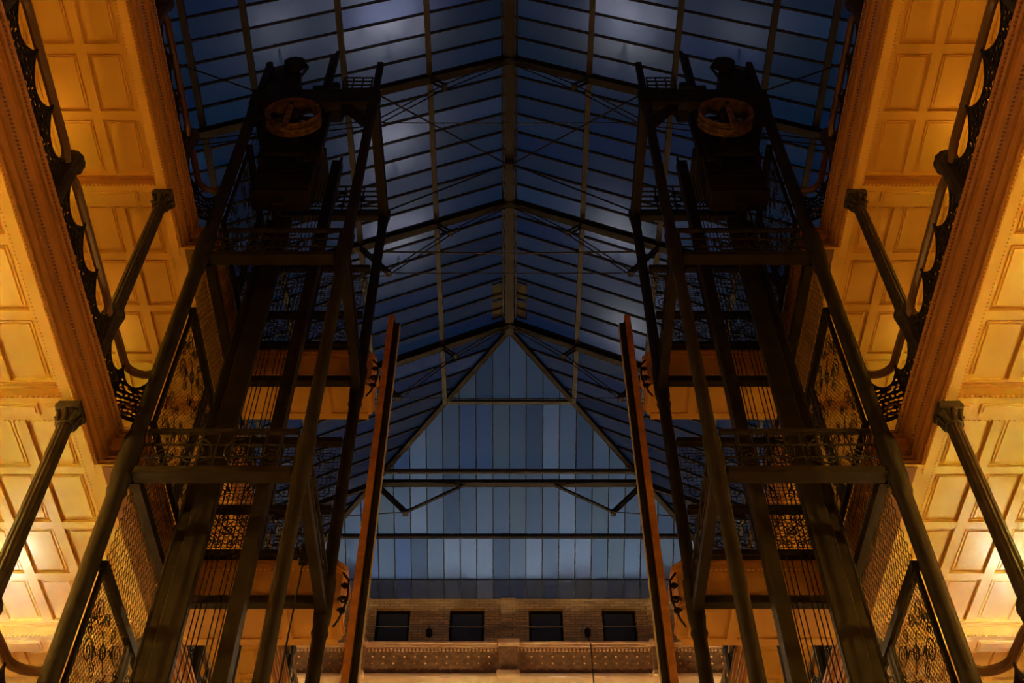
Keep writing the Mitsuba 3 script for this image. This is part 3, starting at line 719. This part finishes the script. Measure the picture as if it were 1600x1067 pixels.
def build_machine():
    # sheave wheel hung under the front beam
    c = np.array([-3.17, 8.17, 15.32]); R = .385
    key = thing('sheave_wheel', f'large spoked rope wheel under the top beam of the {LR()} elevator', 'wheel')
    prof = [(R - .035, -.09), (R + .02, -.11), (R + .02, -.075), (R - .01, -.045), (R - .01, -.02), (R + .015, -.01), (R + .015, .01), (R - .01, .02), (R - .01, .045), (R + .02, .075), (R + .02, .11), (R - .035, .09), (R - .035, -.09)]
    def rot(mb):   # lathe axis z -> y
        v0, f0 = mb.out(); return MB().raw(np.stack([v0[:, 0], v0[:, 2], -v0[:, 1]], 1) + c, f0)
    n = 48; ang = np.arange(n) * 2 * PI / n; v0 = []; f0 = []
    for r, z in prof[:-1]: v0 += [(r * math.cos(a), r * math.sin(a), z) for a in ang]
    m = len(prof) - 1
    for i in range(m):
        for j in range(n): f0.append((i * n + j, i * n + (j + 1) % n, ((i + 1) % m) * n + (j + 1) % n, ((i + 1) % m) * n + j))
    part(key, 'rim', rot(MB().raw(v0, f0)), 'brass_rim', 30)
    for k in range(6):
        a = k * PI / 3 + .2
        part(key, 'spoke', rot(MB().bar((.07 * math.cos(a), .07 * math.sin(a), 0), ((R - .05) * math.cos(a), (R - .05) * math.sin(a), 0), .05, .05)), 'black_iron')
    part(key, 'hub', rot(MB().lathe(0, 0, [(.09, -.12), (.1, -.1), (.1, .1), (.09, .12)], 20)), 'black_iron', 35)
    part(key, 'axle', MB().bar(c + [0, -.24, 0], c + [0, .78, 0], .06, .06), 'black_iron')
    part(key, 'hanger', MB().bar(c + [0, -.2, .1], c + [-.02, -.2, -.75], .07, .05, (0, 1, 0)), 'brass_rim')
    key = thing('counterweight', f'stack of dark iron weight plates hanging in the {LR()} elevator shaft', 'counterweight')
    for i in range(9):
        j = .006 * (i % 3)
        part(key, 'weight_plate', MB().box(-3.80 + j, -2.95 + j, 8.96, 9.30, 14.55 + i * .15, 14.55 + i * .15 + .144, .008), 'black_iron')
    for x in (-3.6, -3.15): part(key, 'hanger_rod', MB().tube([(x, 9.13, 15.85), (x, 9.13, 16.62)], .02, 6), 'black_iron')
    part(key, 'bottom_shoe', MB().box(-3.46, -3.3, 9.05, 9.2, 14.35, 14.55, .02), 'black_iron')
    key = thing('hoist_motor', f'dark electric hoist motor on the platform above the {LR()} elevator', 'motor')
    q = np.array([-3.56, 8.47, 17.08])
    part(key, 'body', MB().mesh(trimesh.creation.cylinder(.23, .26, sections=24).apply_transform(trimesh.transformations.rotation_matrix(PI / 2, [1, 0, 0])).apply_translation(q)), 'black_iron', 30)
    part(key, 'bracket', MB().box(q[0] - .26, q[0] + .26, q[1] - .12, q[1] + .12, 16.5, 16.9, .02).box(q[0] - .3, q[0] - .24, q[1] - .05, q[1] + .05, 16.5, 17.45), 'black_iron')
    part(key, 'pulley', MB().mesh(trimesh.creation.cylinder(.17, .1, sections=20).apply_transform(trimesh.transformations.rotation_matrix(PI / 2, [1, 0, 0])).apply_translation(q + [.12, -.2, .2])), 'black_iron', 30)
    part(key, 'terminal_box', MB().box(q[0] - .1, q[0] + .12, q[1] - .1, q[1] + .1, 17.28, 17.5, .01), 'black_iron')
    part(key, 'brake_arm', MB().tube([q + [.26, -.2, -.3], q + [.34, -.2, .1], q + [.2, -.2, .36]], .025, 6), 'black_iron', True)
    key = thing('hoist_gearbox', f'blocky dark hoist gearbox beside the guide rail on top of the {LR()} elevator', 'gearbox')
    part(key, 'housing', MB().box(-3.12, -2.7, 8.72, 9.1, 16.85, 17.3, .03).box(-3.06, -2.8, 8.75, 9.05, 17.3, 17.65, .03).box(-3.12, -2.7, 8.46, 8.72, 16.85, 16.92), 'black_iron')
    part(key, 'drum', MB().mesh(trimesh.creation.cylinder(.22, .2, sections=24).apply_transform(trimesh.transformations.rotation_matrix(PI / 2, [1, 0, 0])).apply_translation([-2.68, 8.9, 17.15])), 'black_iron', 30)
    for i in range(6):
        x = 2.95 + .07 * i
        single('hoist_cable', MB().tube([(-x, 9.7 + .05 * (i % 3), FLOOR), (-x + .02, 9.7 + .05 * (i % 3), 8.0), (-x, 9.7 + .05 * (i % 3), 16.2)], .0065, 5), 'black_iron',
               f'thin steel hoist cable hanging down the {LR()} elevator shaft', 'cable', f'cables in the {LR()} elevator shaft')
for s in (1, -1):
    SIDE = s
    build_shaft(); build_machine()
    # free standing tall post beside the landing
    key = thing('steel_post', f'tall slender rust orange and black post in front of the {LR()} elevator landing', 'post')
    y, x = 10.0, 1.70
    part(key, 'orange_bar', MB().box(-x, -x + .085, y, y + .09, FLOOR, 12.95, .006), 'rust_paint', label='rust orange square bar')
    part(key, 'black_channel', MB().box(-x + .087, -x + .10, y, y + .09, FLOOR, 12.82).box(-x + .10, -x + .165, y + .02, y + .09, FLOOR, 12.8, .006), 'black_iron')
    part(key, 'edge_strip', MB().box(-x + .165, -x + .178, y + .03, y + .08, FLOOR, 12.75), 'conduit')
    # stay rods from the tower to the roof
    for a, b, q in (((-IX, FY, 16.5), (-.05, 12.15, H - .3), 'front'), ((-RIX, RY, 16.63), (-.05, 12.15, H - .3), 'rear')):
        single('stay_rod', MB().tube([a, b], .016, 5), 'roof_steel', f'thin stay rod from the {q} top of the {LR()} elevator tower to the ridge', 'rod')
    single('stay_rod', MB().tube([(-OX, FY, 16.5), (-6.2, 8.1, 17.6)], .014, 5), 'roof_steel', f'thin steel stay rod from the {LR()} elevator tower out to the eaves', 'rod')
SIDE = 1
single('tie_rod', MB().tube([(-RIX, RY, 15.45), (0, RY, 15.4), (RIX, RY, 15.45)], .016, 5), 'roof_steel', 'long thin steel tie rod stretched between the two elevator towers', 'rod')
single('rod_hub', MB().box(-.1, .1, 12.05, 12.25, H - .42, H - .29, .03), 'roof_steel', 'small dark hub under the ridge where the stay rods meet', 'hub')

# ------------------------------------------------------------------ small things on the back wall
single('wall_conduit', MB().tube([(-3.6, YB - .1, 16.97), (0, YB - .1, 16.95), (3.6, YB - .1, 16.97)], .013, 6), 'conduit', 'thin pale conduit crossing the brick wall in front of its windows', 'conduit')
for x, lab, drop in ((-1.87, 'small pale bracket lamp on the brick between the two left windows', False), (1.72, 'small dark spotlight on the brick between the two right windows with a cable below', True)):
    key = thing('wall_spotlight', lab, 'lamp')
    part(key, 'bracket', MB().box(x - .015, x + .015, YB - .16, YB, 16.94, 16.97).box(x - .018, x + .018, YB - .17, YB - .14, 16.7, 16.97), 'conduit')
    part(key, 'housing', MB().lathe(x + (.1 if drop else 0), YB - .16, [(.03, 16.62), (.07, 16.66), (.07, 16.82), (.04, 16.86)], 14), 'black_iron', 30)
    if drop: part(key, 'cable', MB().tube([(x + .1, YB - .16, 16.62), (x + .13, YB - .46, 16.2), (x + .15, YB - .48, 14.0), (x + .15, YB - .42, 12.0)], .012, 5), 'black_iron')
SIDE = 1
key = thing('rope_pulley', 'small dark pulley block with a hanging rope in front of the left landing', 'pulley')
px = (-2.31, 10.1)
part(key, 'block', MB().mesh(trimesh.creation.cylinder(.07, .06, sections=18).apply_transform(trimesh.transformations.rotation_matrix(PI / 2, [1, 0, 0])).apply_translation([px[0], px[1], 8.62])).box(px[0] - .05, px[0] + .05, px[1] - .04, px[1] + .04, 8.52, 8.76, .01), 'black_iron')
part(key, 'rope', MB().tube([(px[0], px[1], 8.52), (px[0] - .02, px[1], 7.5), (px[0] - .05, px[1], 3.0)], .011, 5), 'black_iron')

# ------------------------------------------------------------------ outside: roof floodlights and the parapet beyond the hipped end
def flood(x, y, z, aim, L, r, label):
    key = thing('roof_floodlight', label, 'lamp')
    aim = np.array(aim, float) / np.linalg.norm(aim); c = np.array([x, y, z])
    m = trimesh.creation.cylinder(r * 1.15, .12, sections=20); R = trimesh.geometry.align_vectors([0, 0, -1], aim)
    m.apply_transform(R); m.apply_translation(c - aim * .065)
    part(key, 'housing', MB().mesh(m), 'black_iron')
    d = trimesh.creation.cylinder(r, .004, sections=20); d.apply_transform(R); d.apply_translation(c + aim * .002)
    k2 = numbered(key + '__lens')
    scene[k2] = mikit.ply((d.vertices, d.faces), 'lamp_glass', False, emitter={'type': 'area', 'sampling_weight': 3.0, 'radiance': C(*L)})
    return key
for x, y, L in ((-4.0, 8.4, 4.5), (4.0, 8.4, 3.5), (-2.2, 8.6, 22), (-2.25, 11.1, 10), (-2.3, 13.4, 14), (2.1, 8.7, 18), (2.25, 13.2, 12), (2.6, 15.5, 12)):  # the first two are added to brighten the outer bays of glass
    zr = H - SL * abs(x); nrm = np.array([SL * np.sign(x), 0, 1]); nrm /= np.linalg.norm(nrm); c = np.array([x, y, zr]) + nrm * .75
    key = flood(*c, -nrm, (L * .95, L * .9, L * 1.0), .1, 'weatherproof floodlight on a bracket just above the skylight glass')
    labels[key]['group'] = 'floodlights over the skylight'
    part(key, 'bracket', MB().bar(c + nrm * .13, c + nrm * .13 + np.array([0, .36, 0]), .03, .03).bar(c + nrm * .13 + np.array([0, .36, 0]), c - nrm * .74 + np.array([0, .36, 0]), .03, .03, (0, 1, 0)), 'black_iron')
pw = MB().box(-8, 8, 23.4, 23.65, 12.0, 18.62)
for a, b in ((-8, -3.3), (-.5, .45), (3.25, 8)): pw.box(a, b, 23.4, 23.65, 18.62, 18.78)
single('parapet_wall', pw, 'outdoor_render', 'stepped parapet wall outside beyond the hipped end of the skylight', 'wall')
for x in (-3.0, 3.0):
    key = flood(x, 26.0, 19.5, (0, -1, -.2), (60, 84, 108), .22, 'floodlight on a pole outside beyond the hipped skylight end')
    labels[key]['group'] = 'pole floodlights behind the parapet'
    part(key, 'pole', MB().bar((x, 26.2, 12.0), (x, 26.2, 19.5), .08, .08), 'black_iron')
